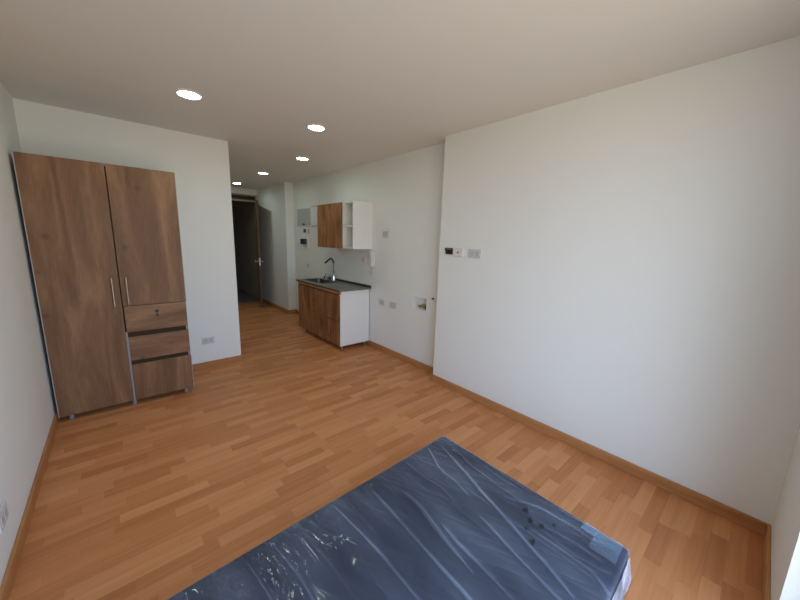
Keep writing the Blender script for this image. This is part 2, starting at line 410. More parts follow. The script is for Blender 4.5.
# the open door, hinged at the right jamb and swung into the corridor
hinge = Vector((2.822, YE - 0.005, 0)); free = Vector((2.612, 6.885, 0))
dirv = (free - hinge); LW = dirv.length; dirv.normalize()
perp = Vector((-dirv.y, dirv.x, 0))       # to the room/corridor-wall side
dm = Matrix(((dirv.x, perp.x, 0, hinge.x), (dirv.y, perp.y, 0, hinge.y), (0, 0, 1, 0), (0, 0, 0, 1)))
door = thing('door_1', 'brown wooden door standing open, seen edge on in the corridor', 'door', kind='structure', mat=dm)
th = 0.021
lf = obj('door_leaf', box(BM(), (0, -th, 0.012), (LW, th, 2.118), 0.003), 'door', door)
for s in (-1, 1):
    h = BM()
    cyl(h, (LW - 0.065, s * th, 0.945), (LW - 0.065, s * (th + 0.006), 0.945), 0.022)
    cyl(h, (LW - 0.065, s * (th + 0.006), 0.945), (LW - 0.065, s * (th + 0.055), 0.945), 0.010, n=16)
    tube(h, [(LW - 0.065, s * (th + 0.052), 0.945), (LW - 0.10, s * (th + 0.056), 0.945), (LW - 0.18, s * (th + 0.054), 0.943)], 0.009)
    obj('door_handle', h, 'steel', door)
lk = BM(); box(lk, (LW - 0.002, -0.011, 0.865), (LW + 0.002, 0.011, 1.02)); box(lk, (LW, -0.006, 0.935), (LW + 0.010, 0.006, 0.962), 0.002)
obj('lock_plate', lk, 'nickel', door)
obj('upper_bolt', box(BM(), (LW - 0.002, -0.010, 1.67), (LW + 0.002, 0.010, 1.74)), 'black', door)
for z in (0.25, 1.1, 1.9):
    obj('hinge', cyl(BM(), (0.0, th + 0.004, z), (0.0, th + 0.004, z + 0.1), 0.007, n=12), 'chrome', door)

# ------------------------------------------------------------------ wardrobe
WY = 3.567; W0, W1, WZB, WZT = 0.024, 0.897, 0.046, 1.940
wo = (0.46, WY, 0)
wr = thing('wardrobe', 'tall oak veneer two door wardrobe with three drawers on lower right', 'wardrobe', wo)
b = BM(); pt = 0.016; fy = WY + 0.018
box(b, (W0, fy, WZB), (W0 + pt, YB - 0.02, WZT)); box(b, (W1 - pt, fy, WZB), (W1, YB - 0.02, WZT))
box(b, (W0, fy, WZT - pt), (W1, YB - 0.02, WZT)); box(b, (W0, fy, WZB), (W1, YB - 0.02, WZB + pt))
box(b, (W0, YB - 0.026, WZB), (W1, YB - 0.02, WZT)); XM = 0.468
box(b, (XM - pt / 2, fy + 0.02, WZB), (XM + pt / 2, YB - 0.02, WZT - pt))
box(b, (XM, fy + 0.02, 0.852), (W1, YB - 0.02, 0.866))
obj('carcass', b, 'edge', wr, wo)
obj('door_gap_shade', box(BM(), (XM - 0.007, fy - 0.002, 0.62), (XM + 0.007, fy + 0.018, WZT - pt)), 'darkgap', wr, wo)  # dark fill between the doors, painted shade of the gap
obj('edge_strip', box(BM(), (XM - 0.003, WY + 0.004, WZB), (XM + 0.010, fy + 0.018, 0.645)), 'edge', wr, wo)['label'] = 'pale grey edge strip beside the drawers'
def bar_handle(x, z0, z1, parent):
    h = BM()
    tube(h, [(x, WY - 0.030, z0), (x, WY - 0.030, z1)], 0.0055)
    for z in (z0 + 0.022, z1 - 0.022): cyl(h, (x, WY + 0.001, z), (x, WY - 0.030, z), 0.0045, n=12)
    return obj('handle', h, 'brass_handle', parent, wo, smooth=False)
d = obj('door', box(BM(), (W0, WY, WZB), (XM - 0.004, fy - 0.001, WZT), 0.0015), 'oak', wr, wo); d['label'] = 'full height oak door on the left'
smooth_by_angle(bar_handle(0.4225, 0.868, 1.093, d))
d = obj('door', box(BM(), (XM + 0.003, WY, 0.861), (W1, fy - 0.001, WZT), 0.0015), 'oak', wr, wo); d['label'] = 'shorter oak door above the drawers'
smooth_by_angle(bar_handle(0.508, 0.876, 1.093, d))
dr = obj('drawer', box(BM(), (XM + 0.006, WY, 0.640), (W1 - 0.004, fy - 0.001, 0.856), 0.0015), 'oak_x', wr, wo); dr['label'] = 'top drawer front with a black lock'
lk = BM(); cyl(lk, (0.683, WY + 0.002, 0.797), (0.683, WY - 0.006, 0.797), 0.014)
box(lk, (0.679, WY - 0.012, 0.789), (0.687, WY - 0.004, 0.805), 0.001)
box(lk, (0.676, WY - 0.010, 0.752), (0.690, WY - 0.008, 0.776), 0.0009); cyl(lk, (0.683, WY - 0.010, 0.790), (0.683, WY - 0.010, 0.774), 0.002, n=8)
obj('lock', lk, 'black', dr, wo)
dr = obj('drawer', box(BM(), (XM + 0.010, WY, 0.396), (W1 - 0.002, fy - 0.001, 0.598), 0.0015), 'oak_x', wr, wo); dr['label'] = 'middle drawer front with level grain'
dr = obj('drawer', box(BM(), (XM + 0.012, WY, WZB), (W1, fy - 0.001, 0.360), 0.0015), 'oak', wr, wo); dr['label'] = 'deep bottom drawer front with upright grain'
eb = BM(); box(eb, (W0 - 0.003, WY - 0.0005, WZB), (W0 + 0.002, fy, WZT)); box(eb, (W1 - 0.001, WY - 0.0005, 0.861), (W1 + 0.0025, fy, WZT)); box(eb, (W1 - 0.001, WY - 0.0005, WZB), (W1 + 0.0025, fy, 0.360))
obj('edge_band', eb, 'band', wr, wo)['label'] = 'thin pale edge band around the fronts'
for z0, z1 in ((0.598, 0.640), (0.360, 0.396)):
    obj('drawer_gap_shade', box(BM(), (XM + 0.009, WY + 0.012, z0 - 0.005), (W1 - 0.017, WY + 0.030, z1 + 0.005)), 'recess_shade', wr, wo)
for x in (0.085, XM, 0.842):
    for y in (WY + 0.05, YB - 0.09):
        f = BM(); cyl(f, (x, y, 0.0), (x, y, WZB + 0.001), 0.016, 0.014)
        obj('foot', f, 'edge', wr, wo)

# ------------------------------------------------------------------ kitchen base cabinet, worktop, sink, tap
KX0, KX1, KY0, KY1, KZB, KZT = 2.538, XK - 0.016, 3.702, 4.945, 0.070, 0.792
ko = (KX0, (KY0 + KY1) / 2, 0)
kc = thing('base_cabinet', 'low kitchen sink cabinet with oak fronts and white sides on metal legs', 'cabinet', ko)
b = BM(); fx = KX0 + 0.018
box(b, (fx, KY1 - pt, KZB), (KX1, KY1, KZT))
box(b, (fx, KY0 + pt, KZB), (KX1, KY1 - pt, KZB + pt)); box(b, (KX1 - 0.006, KY0 + pt, KZB), (KX1, KY1 - pt, KZT))
box(b, (fx, 4.118 - pt / 2, KZB), (KX1 - 0.006, 4.118 + pt / 2, KZT - 0.2))
obj('carcass', b, 'melamine', kc, ko)
obj('side_panel', box(BM(), (KX0 + 0.002, KY0, KZB), (KX1, KY0 + pt, KZT), 0.001), 'melamine', kc, ko)['label'] = 'white end panel'
obj('fascia', box(BM(), (KX0 - 0.004, KY0 - 0.001, 0.752), (fx, KY1, KZT), 0.0015), 'koak_y', kc, ko)
for y0, y1 in ((4.536, KY1 - 0.002), (4.121, 4.529)):
    d = obj('door', box(BM(), (KX0, y0, KZB), (fx - 0.001, y1, 0.738), 0.0015), 'koak', kc, ko)
for z0, z1, lb in ((0.394, 0.738, 'upper drawer front'), (KZB, 0.385, 'lower drawer front')):
    d = obj('drawer', box(BM(), (KX0, KY0 + 0.001, z0), (fx - 0.001, 4.116, z1), 0.0015), 'koak', kc, ko)
    d['label'] = lb
obj('fascia_gap_shade', box(BM(), (KX0 + 0.010, KY0 + pt, 0.738), (fx + 0.004, KY1 - pt, 0.758)), 'darkgap', kc, ko)  # dark strip under the fascia, shade of the gap put into colour
for x in (KX0 + 0.045, KX1 - 0.05):
    for y in (KY0 + 0.03, 4.25, KY1 - 0.145):
        f = BM(); lathe(f, [(0, 0), (0.021, 0), (0.021, 0.008), (0.012, 0.012), (0.012, 0.060), (0.022, 0.062), (0.022, 0.071), (0, 0.071)], 20, Matrix.Translation((x, y, 0)))
        obj('leg', f, 'steel', kc, ko)

# worktop with a cut-out for the bowl
CZ = 0.811; CX0, CX1, CY0, CY1 = 2.512, XK - 0.002, 3.675, 4.965
BX0, BX1, BY0, BY1 = 2.60, 2.895, 4.36, 4.90
b = BM()
for lo, hi in (((CX0, CY0), (CX1, BY0)), ((CX0, BY1), (CX1, CY1)), ((CX0, BY0), (BX0, BY1)), ((BX1, BY0), (CX1, BY1))):
    box(b, (lo[0], lo[1], KZT), (hi[0], hi[1], CZ))
wt = obj('worktop', b, 'granite'); tag(wt, 'grey speckled kitchen worktop with dark edges on the sink cabinet', 'worktop')
b = BM(); box(b, (CX0 - 0.003, CY0 - 0.001, KZT), (CX0, CY1, CZ - 0.001)); 
obj('front_edge', b, 'granite_edge', wt)
tag(obj('backsplash_strip', box(BM(), (CX1 - 0.014, CY0, CZ + 0.0005), (CX1, CY1, CZ + 0.028), 0.003), 'granite_edge'), 'thin dark strip along the wall at the back of the worktop', 'backsplash')

so = ((BX0 + BX1) / 2, (BY0 + BY1) / 2, CZ)
sk = thing('kitchen_sink', 'stainless steel bowl sunk in the grey worktop', 'sink', so)
def rrect(x0, x1, y0, y1, r, z, n=6):
    pts = []
    for cx, cy, a0 in ((x1 - r, y1 - r, 0), (x0 + r, y1 - r, 90), (x0 + r, y0 + r, 180), (x1 - r, y0 + r, 270)):
        for k in range(n + 1):
            a = math.radians(a0 + 90 * k / n); pts.append((cx + r * math.cos(a), cy + r * math.sin(a), z))
    return pts
b = BM(); loops = []
for ins, z, r in ((-0.020, CZ + 0.0005, 0.05), (-0.018, CZ + 0.003, 0.05), (0.004, CZ + 0.003, 0.045), (0.010, CZ - 0.004, 0.045), (0.018, CZ - 0.13, 0.05), (0.05, CZ - 0.15, 0.05)):
    loops.append([b.verts.new(p) for p in rrect(BX0 + ins, BX1 - ins, BY0 + ins, BY1 - ins, r, z)])
for l0, l1 in zip(loops, loops[1:]):
    n = len(l0)
    for i in range(n): b.faces.new((l0[i], l0[(i + 1) % n], l1[(i + 1) % n], l1[i]))
b.faces.new(loops[-1])
smooth_by_angle(obj('bowl', b, 'sinksteel', sk, so))
b = BM(); lathe(b, [(0, 0.004), (0.03, 0.004), (0.042, 0.002), (0.044, 0)], 28, Matrix.Translation((so[0], so[1], CZ - 0.149)))
obj('drain', b, 'darkmetal', sk, so)

fo = (2.935, 4.555, CZ)
ft = thing('kitchen_faucet', 'tall chrome kitchen tap with a bent dark spout behind the sink', 'faucet', fo)
b = BM(); lathe(b, [(0, 0), (0.044, 0), (0.044, 0.006), (0.041, 0.010), (0.040, 0.016), (0.040, 0.078), (0.036, 0.088), (0.014, 0.097), (0.014, 0.105), (0, 0.105)], 28)
smooth_by_angle(obj('body', b, 'chrome', ft))
b = BM(); tube(b, [(0, 0, 0.095), (0, 0, 0.26)], 0.0105, 16)
obj('riser', b, 'steel', ft, smooth=True)
b = BM(); tube(b, [(0, 0, 0.26), (0, 0.004, 0.280), (-0.003, 0.035, 0.318), (-0.006, 0.050, 0.330), (-0.010, 0.062, 0.332), (-0.020, 0.078, 0.322), (-0.065, 0.150, 0.258)], 0.0125, 16, [0.0105, 0.0115, 0.013, 0.014, 0.014, 0.013, 0.0125])
smooth_by_angle(obj('spout', b, 'darkmetal', ft), 50)
b = BM(); tube(b, [(0, 0.02, 0.045), (-0.005, 0.055, 0.042), (-0.02, 0.135, 0.040)], 0.008, 12, [0.012, 0.009, 0.007]); 
obj('lever', b, 'darkmetal', ft, smooth=True)
# little clear beaker at the sink edge
b = BM(); lathe(b, [(0, 0.001), (0.024, 0.001), (0.031, 0.085), (0.0295, 0.085), (0.0225, 0.004), (0, 0.004)], 28, Matrix.Translation((2.955, 4.80, CZ)))
cp = obj('clear_beaker', b, 'cup'); tag(cp, 'small clear plastic beaker standing behind the sink bowl', 'beaker')
smooth_by_angle(cp)

# ------------------------------------------------------------------ wall cabinet
UX, UY0, UY1, UZ0, UZ1 = 2.707, 3.672, 4.600, 1.320, 1.905
uo = (UX, (UY0 + UY1) / 2, UZ0)
uc = thing('wall_cabinet', 'white wall cabinet with one oak door and two open shelves', 'cabinet', uo)
ux = UX + 0.002; UB = XK - 0.001; DY = 3.952
b = BM()
box(b, (ux, UY0, UZ0), (UB, UY0 + pt, UZ1), 0.001)
box(b, (ux + 0.018, UY1 - pt, UZ0), (UB, UY1, UZ1)); box(b, (ux + 0.014, UY0 + pt, UZ0), (UB, UY1 - pt, UZ0 + pt)); box(b, (ux + 0.014, UY0 + pt, UZ1 - pt), (UB, UY1 - pt, UZ1))
box(b, (ux + 0.018, DY, UZ0 + pt), (UB, DY + pt, UZ1 - pt)); box(b, (UB - 0.005, UY0 + pt, UZ0 + pt), (UB, UY1 - pt, UZ1 - pt))
obj('carcass', b, 'melamine', uc, uo)
obj('shelf', box(BM(), (ux + 0.016, UY0 + pt, 1.598), (UB - 0.005, DY, 1.614)), 'melamine', uc, uo)
obj('door', box(BM(), (UX - 0.004, DY - 0.008, UZ0 - 0.004), (UX + 0.016, UY1, UZ1 - 0.004), 0.0015), 'koak', uc, uo)['label'] = 'oak veneer door'
obj('shelf_pin', cyl(BM(), (2.86, UY0 + pt, 1.752), (2.86, UY0 + pt + 0.008, 1.752), 0.006, n=10), 'black', uc, uo)

# ------------------------------------------------------------------ things fixed to the walls
def wall_frame(wall, a, z):
    """Local axes u (to the right as seen), v (up), n (out of the wall), at a point on a wall."""
    if wall == 'kitchen': o, u, n = (XK, a, z), (0, -1, 0), (-1, 0, 0)
    elif wall == 'right': o, u, n = (XR, a, z), (0, -1, 0), (-1, 0, 0)
    elif wall == 'back': o, u, n = (a, YB, z), (1, 0, 0), (0, -1, 0)
    else: o, u, n = (0, a, z), (0, 1, 0), (1, 0, 0)
    v = (0, 0, 1)
    return Matrix(((u[0], v[0], n[0], o[0]), (u[1], v[1], n[1], o[1]), (u[2], v[2], n[2], o[2]), (0, 0, 0, 1)))

def outlet(name, wall, a, z, w, h, label, cat, gangs=2, pm='plate', group=None, proud=0.010, fm='socket_face'):
    t = thing(name, label, cat, mat=wall_frame(wall, a, z), group=group)
    obj('cover_plate', box(BM(), (-w / 2, -h / 2, 0.0002), (w / 2, h / 2, proud), 0.003), pm, t)
    gw = (w - 0.022) / gangs
    for g in range(gangs):
        c = -w / 2 + 0.011 + gw * (g + 0.5)
        s = BM(); box(s, (c - gw / 2 + 0.005, -h / 2 + 0.014, proud - 0.001), (c + gw / 2 - 0.005, h / 2 - 0.014, proud + 0.0022), 0.0012)
        s = obj('socket', s, fm, t)
        k = BM()
        for sx in (-0.008, 0.008): box(k, (c + sx - 0.0022, -0.004, proud + 0.0015), (c + sx + 0.0022, 0.011, proud + 0.0026))
        cyl(k, (c, -0.011, proud + 0.0015), (c, -0.011, proud + 0.0026), 0.0035, n=12)
        obj('slots', k, 'slot', s)
    return t
def switch(name, wall, a, z, w, h, label, cat, pm='plate', group=None):
    t = thing(name, label, cat, mat=wall_frame(wall, a, z), group=group)
    obj('cover_plate', box(BM(), (-w / 2, -h / 2, 0.0002), (w / 2, h / 2, 0.009), 0.003), pm, t)
    obj('rocker', box(BM(), (-w * .22, -h * .28, 0.008), (w * .22, h * .28, 0.014), 0.002), 'socket_face', t)
    return t

outlet('power_outlet', 'back', 1.136, 0.312, 0.116, 0.074, 'grey double socket low on the wall right of the wardrobe', 'socket')
outlet('power_outlet', 'left', 2.138, 0.270, 0.118, 0.076, 'double socket low on the left wall, cut by the photo edge', 'socket', proud=0.011)
outlet('power_outlet', 'kitchen', 3.389, 1.513, 0.118, 0.078, 'double socket high on the kitchen wall right of the wall cabinet', 'socket')
outlet('power_outlet', 'kitchen', 3.43, 0.651, 0.118, 0.074, 'pale grey socket beside the cabinet, left of the low pair', 'socket', pm='plate')
outlet('power_outlet', 'kitchen', 3.213, 0.652, 0.118, 0.074, 'socket with dark rim, right of the low pair near the washer box', 'socket', pm='socket_face', fm='plate')
outlet('power_outlet', 'kitchen', 3.849, 1.172, 0.112, 0.076, 'small white socket between the worktop and wall cabinet', 'socket', gangs=1, pm='plate_white', fm='plate_white')
switch('light_switch', 'kitchen', 5.542, 0.965, 0.10, 0.074, 'small plain switch on the wall above the far end of the worktop', 'switch', pm='plate')
outlet('power_outlet', 'right', 1.945, 1.351, 0.128, 0.078, 'grey double socket, rightmost of the three plates on the big right wall', 'socket')
# cable outlet and its open black box
t = thing('cable_outlet', 'ivory cable plate with a hole, middle of the trio on the big right wall', 'cable outlet', mat=wall_frame('right', 2.130, 1.353))
b = BM(); box(b, (-0.058, -0.038, 0.0002), (0.058, 0.038, 0.012), 0.006, 3); obj('cover_plate', b, 'plate_white', t)
b = BM(); cyl(b, (0, 0, 0.011), (0, 0, 0.014), 0.012); obj('bushing', b, 'socket_face', t)
b = BM(); cyl(b, (0, 0, 0.0138), (0, 0, 0.0155), 0.007); obj('cable_hole', b, 'black', t)
t = thing('socket_module', 'small black open socket module at the left of the three plates on the right wall', 'socket module', mat=wall_frame('right', 2.243, 1.361))
b = BM(); box(b, (-0.030, -0.029, 0.0002), (0.043, 0.029, 0.022), 0.003); box(b, (-0.046, 0.004, 0.0002), (-0.030, 0.028, 0.014), 0.002); obj('body', b, 'black', t)
b = BM(); cyl(b, (-0.002, -0.003, 0.021), (-0.002, -0.003, 0.030), 0.012); obj('terminal', b, 'darkmetal', t)
b = BM(); box(b, (-0.026, 0.016, 0.0215), (0.040, 0.022, 0.0235)); obj('rim', b, 'slot', t)

# meter panel
t = thing('electric_panel', 'flat white wall panel with a grey steel door left of the wall cabinet', 'panel', mat=wall_frame('kitchen', 5.50, 1.795))
b = BM(); box(b, (-0.47, -0.168, 0.0002), (0.46, 0.168, 0.010), 0.002); obj('frame', b, 'wall', t)
b = BM(); box(b, (-0.425, -0.145, 0.009), (0.085, 0.138, 0.017), 0.003); dd = obj('panel_door', b, 'panel_grey', t); dd['label'] = 'grey steel door'
b = BM(); box(b, (-0.20, -0.142, 0.016), (-0.13, -0.112, 0.026), 0.003); obj('latch', b, 'black', dd)
b = BM(); box(b, (0.13, 0.150, 0.0095), (0.46, 0.160, 0.014), 0.001); obj('seam_strip', b, 'doorframe', t)
b = BM(); box(b, (0.13, -0.162, 0.0095), (0.46, -0.157, 0.012), 0.0005); obj('lower_seam', b, 'slot', t)
# switch pair under it
t = thing('pull_switch', 'tiny black switch under the grey panel door', 'switch', mat=wall_frame('kitchen', 5.655, 1.560))
obj('body', box(BM(), (-0.036, -0.030, 0.0002), (0.036, 0.030, 0.014), 0.003), 'black', t)
obj('toggle', box(BM(), (-0.010, -0.012, 0.013), (0.010, 0.008, 0.022), 0.002), 'slot', t)
switch('light_switch', 'kitchen', 5.505, 1.552, 0.10, 0.074, 'small pale switch just right of the tiny black switch', 'switch')
# breaker box
t = thing('breaker_box', 'white fuse box with a smoked cover, below the grey panel door', 'fuse box', mat=wall_frame('kitchen', 5.655, 1.365))
obj('housing', box(BM(), (-0.135, -0.110, 0.0002), (0.140, 0.110, 0.016), 0.004), 'white_pl', t)
obj('smoked_cover', box(BM(), (-0.130, -0.040, 0.014), (0.100, 0.054, 0.034), 0.005), 'smoke', t)
obj('label_strip', box(BM(), (-0.06, -0.080, 0.0155), (0.10, -0.066, 0.0175)), 'slot', t)
# intercom handset
t = thing('intercom_handset', 'white wall intercom handset hanging under the wall cabinet corner', 'intercom', mat=wall_frame('kitchen', 3.652, 1.200))
b = BM(); box(b, (-0.042, -0.098, 0.0002), (0.042, 0.098, 0.022), 0.006, 3); obj('base', b, 'plate_white', t)
b = BM(); box(b, (-0.030, -0.094, 0.024), (0.030, 0.094, 0.044), 0.009, 3); box(b, (-0.032, 0.052, 0.016), (0.032, 0.097, 0.050), 0.008, 3); box(b, (-0.032, -0.104, 0.016), (0.032, -0.06, 0.048), 0.008, 3)
obj('handset', b, 'plate_white', t)
b = BM(); pts = []
for k in range(90):
    s_ = k / 89; a = s_ * 2 * math.pi * 13
    pts.append((-0.004 - 0.008 * math.sin(s_ * 3.1) + 0.007 * math.cos(a), -0.098 - 0.115 * s_, 0.022 + 0.007 * math.sin(a)))
tube(b, pts, 0.0032, 6); obj('coiled_cord', b, 'plate', t, smooth=True)
# washer tap box in the niche
t = thing('washer_box', 'recessed white washing machine tap box low on the kitchen wall', 'tap box', mat=wall_frame('kitchen', 2.752, 0.754))
b = BM(); fwid = 0.009; w2, h2 = 0.118, 0.075
box(b, (-w2, h2 - fwid, -0.001), (w2, h2, 0.005), 0.001); box(b, (-w2, -h2, -0.001), (w2, -h2 + fwid, 0.005), 0.001)
box(b, (-w2, -h2 + fwid, -0.001), (-w2 + fwid, h2 - fwid, 0.005), 0.001); box(b, (w2 - fwid, -h2 + fwid, -0.001), (w2, h2 - fwid, 0.005), 0.001)
obj('frame', b, 'white_pl', t)
b = BM(); w3, h3 = 0.108, 0.0655
box(b, (-w3, -h3, -0.086), (w3, h3, -0.082)); box(b, (-w3, h3, -0.084), (w3, h3 + 0.002, -0.001)); box(b, (-w3, -h3 - 0.002, -0.084), (w3, -h3, -0.001))
box(b, (-w3 - 0.001, -h3, -0.084), (-w3 + 0.001, h3, -0.001)); box(b, (w3 - 0.001, -h3, -0.084), (w3 + 0.001, h3, -0.001))
obj('tray', b, 'white_pl', t)
def valve(x, hm):
    v = BM(); cyl(v, (x, -0.060, -0.045), (x, -0.022, -0.045), 0.010, n=16); cyl(v, (x, -0.040, -0.082), (x, -0.040, -0.018), 0.008, n=14); box(v, (x - 0.012, -0.052, -0.057), (x + 0.012, -0.034, -0.033), 0.003)
    v = obj('tap', v, 'brass', t)
    h = BM(); box(h, (x - 0.026, -0.024, -0.052), (x + 0.026, -0.010, -0.038), 0.004); obj('tap_handle', h, hm, v)
valve(-0.035, 'white_pl'); valve(0.038, 'green')
b = BM(); cyl(b, (0.082, -0.062, -0.04), (0.082, -0.015, -0.04), 0.024, 0.020, n=20); cyl(b, (0.082, -0.015, -0.04), (0.082, 0.02, -0.04), 0.008, n=12)
obj('drain_hose', b, 'hose', t)
# gas stub with a red cap
t = thing('pipe_outlet', 'tiny pipe stub with red cap beside the tap box at the wall corner', 'pipe outlet', mat=wall_frame('kitchen', 2.535, 0.838))
b = BM(); box(b, (-0.058, -0.014, 0.0002), (0.05, 0.012, 0.006), 0.002); cyl(b, (0.0, 0.0, 0.004), (0.0, 0, 0.022), 0.008, n=14); obj('flange', b, 'plate_white', t)
b = BM(); cyl(b, (0.006, 0.006, 0.018), (0.006, 0.006, 0.030), 0.011, n=16); obj('cap', b, 'red', t)

# ------------------------------------------------------------------ downlights
DL = [(0.958, 3.049, 'large looking round downlight nearest the wardrobe'),
      (1.901, 3.020, 'round downlight on the ceiling nearest the big right wall'),
      (2.312, 4.205, 'round downlight in front of the kitchen wall, third from the camera'),
      (2.300, 5.575, 'round downlight in the corridor, second from the door'),
      (2.300, 6.978, 'round downlight farthest away, just before the corridor door')]
proto = None
for x, y, lb in DL:
    if proto is None:
        t = proto = thing('ceiling_light', lb, 'ceiling light', (x, y, H), 'downlights in the ceiling')
        b = BM(); lathe(b, [(0.083, 0.0), (0.083, -0.005), (0.079, -0.010), (0.070, -0.010), (0.066, -0.004), (0.066, 0.0)], 40)
        smooth_by_angle(obj('trim_ring', b, 'white_pl', t))
        b = BM(); lathe(b, [(0.0665, -0.003), (0.05, -0.006), (0, -0.0075)], 40)
        obj('lens', b, 'lens', t, smooth=True)
    else:
        r = proto.copy(); COL.objects.link(r); r.location = (x, y, H); r['label'] = lb
        for ch in list(proto.children):
            c = ch.copy(); COL.objects.link(c); c.parent = r

# ------------------------------------------------------------------ wrapped mattress
MZ = 0.255
mo = (0.98, 0.89, 0.0)
PA, PB, PC, PD = Vector((1.917, 1.402)), Vector((1.918, 0.402)), Vector((0.035, 0.352)), Vector((0.028, 1.352))   # far right, near right, near left, far left
mt_root = thing('mattress', 'dark blue mattress wrapped in clear plastic lying on the laminate floor', 'mattress', mo)
def quad(u, v):      # u 0..1 from left to right, v 0..1 from near to far
    return (PC * (1 - u) + PB * u) * (1 - v) + (PD * (1 - u) + PA * u) * v
# mattress core
b = BM(); ins = 0.0015
def rim(off, z, r):
    cx = (PA + PB + PC + PD) / 4; out = []
    P4 = [PB, PA, PD, PC]
    for i in range(4):
        p = P4[i]; pn = P4[(i + 1) % 4]; pp = P4[i - 1]
        d1 = (pp - p).normalized(); d2 = (pn - p).normalized()
        base = p + (d1 + d2) * off
        c = base + (d1 + d2) * r
        for k in range(9):
            t_ = math.radians(90 * k / 8)
            out.append((*(c - d2 * r * math.cos(t_) - d1 * r * math.sin(t_)), z))
    return out
prof = [(0.02, 0.004), (ins, 0.02), (ins, MZ - 0.03), (ins + 0.002, MZ - 0.012), (ins + 0.006, MZ - 0.008), (ins + 0.014, MZ - 0.006)]
loops = [[b.verts.new(p) for p in rim(o_, z, 0.018)] for o_, z in prof]
for l0, l1 in zip(loops, loops[1:]):
    n = len(l0)
    for i in range(n): b.faces.new((l0[i], l0[(i + 1) % n], l1[(i + 1) % n], l1[i]))
b.faces.new(loops[-1]); b.faces.new(loops[0][::-1])
smooth_by_angle(obj('core', b, 'fabric', mt_root, mo), 60)

# film: folds follow the creases in the photo
folds = [
 (((1.812, 1.337), (1.696, .971), (1.611, .696), (1.538, .475)), .0085, .010),
 (((1.568, .881), (1.519, .664), (1.493, .512), (1.48, .42)), .006, .010),
 (((1.29, 1.358), (1.274, 1.083), (1.264, .885), (1.25, .6)), .0085, .009),
 (((1.097, 1.35), (1.114, 1.151), (1.122, 1.002), (1.12, .75)), .006, .008),
 (((1.156, 1.362), (1.154, 1.194), (1.16, 1.1)), .004, .006),
 (((1.746, 1.385), (1.647, 1.188), (1.645, 1.079), (1.62, .98)), .005, .007),
 (((1.542, 1.373), (1.539, 1.201), (1.553, 1.104), (1.54, 1.0)), .0045, .008),
 (((1.40, 1.2), (1.40, 1.088), (1.373, .976), (1.356, .884), (1.34, .75)), .006, .011),
 (((1.407, .961), (1.387, .869), (1.383, .787), (1.37, .6)), .0055, .010),
 (((1.756, .866), (1.821, .731), (1.83, .594), (1.83, .493)), .006, .009),
 (((1.874, .673), (1.887, .567)), .005, .007),
 (((1.681, .698), (1.685, .568), (1.685, .467), (1.643, .396)), .0055, .008),
 (((1.737, .69), (1.759, .551), (1.755, .449)), .005, .008),
 (((.72, 1.32), (.742, 1.153), (.75, 1.0)), .005, .007),
 (((.821, 1.32), (.847, 1.134), (.85, 1.0)), .005, .006),
 (((.93, 1.33), (.945, 1.18), (.955, .95)), .004, .008),
 (((.55, 1.32), (.565, 1.1), (.56, .9)), .004, .008),
 (((1.00, 1.34), (1.02, 1.24)), .003, .005), (((1.21, 1.36), (1.20, 1.22)), .003, .005), (((1.37, 1.37), (1.38, 1.20)), .0035, .006),
 (((1.45, 1.37), (1.46, 1.24)), .003, .005), (((1.63, 1.38), (1.61, 1.25)), .003, .005),
 (((1.86, 1.32), (1.80, 1.1), (1.79, .95)), .005, .009), (((1.895, 1.2), (1.88, .95), (1.87, .8)), .0045, .007),
]
crk = [(1.272, 1.267), (1.179, 1.262), (1.376, 1.214), (1.044, 1.233), (1.03, 1.283), (.678, 1.266), (.728, 1.278), (.834, 1.172), (.632, 1.261)]
rng = np.random.default_rng(3)
def vnoise(x, y, sx, sy, seed):
    """Smooth value noise on a lattice."""
    g = np.random.default_rng(seed).random((256, 256))
    X, Y = x * sx + 31.7, y * sy + 17.3
    xi, yi = np.floor(X).astype(int), np.floor(Y).astype(int); fx_, fy_ = X - xi, Y - yi
    fx_ = fx_ * fx_ * (3 - 2 * fx_); fy_ = fy_ * fy_ * (3 - 2 * fy_)
    a = g[xi % 256, yi % 256]; b_ = g[(xi + 1) % 256, yi % 256]; c = g[xi % 256, (yi + 1) % 256]; d_ = g[(xi + 1) % 256, (yi + 1) % 256]
    return (a * (1 - fx_) + b_ * fx_) * (1 - fy_) + (c * (1 - fx_) + d_ * fx_) * fy_
def film_height(x, y):
    h = np.zeros_like(x)
    for pl, amp, wd in folds:
        best = np.full_like(x, 9.0); tt = np.zeros_like(x)
        n = len(pl) - 1
        for i in range(n):
            (ax, ay), (bx, by) = pl[i], pl[i + 1]
            dx, dy = bx - ax, by - ay; l2 = dx * dx + dy * dy
            t_ = np.clip(((x - ax) * dx + (y - ay) * dy) / l2, 0, 1)
            dd_ = np.hypot(x - ax - t_ * dx, y - ay - t_ * dy)
            m_ = dd_ < best; best = np.where(m_, dd_, best); tt = np.where(m_, (i + t_) / n, tt)
        h = h + amp * np.exp(-(best / wd) ** 2) * np.clip(np.minimum(tt, 1 - tt) * 7 + 0.15, 0, 1) 
    wx = x + 0.03 * vnoise(x, y, 3, 3, 11)
    r = 1 - np.abs(2 * vnoise(wx, y, 16, 3.0, 1) - 1); h += 0.0048 * r ** 4
    r = 1 - np.abs(2 * vnoise(wx + .4 * y, y, 30, 7, 2) - 1); h += 0.0026 * r ** 4
    h += 0.004 * vnoise(x, y, 5, 4, 4)
    for cx, cy in crk:
        w = np.exp(-(((x - cx) / .045) ** 2 + ((y - cy) / .05) ** 2))
        r = 1 - np.abs(2 * vnoise(x, y, 90, 45, 6) - 1); h += 0.0040 * w * r ** 2
    return h
NU, NV = 700, 380
u = np.linspace(0, 1, NU); v = np.linspace(0, 1, NV); U, V = np.meshgrid(u, v, indexing='ij')
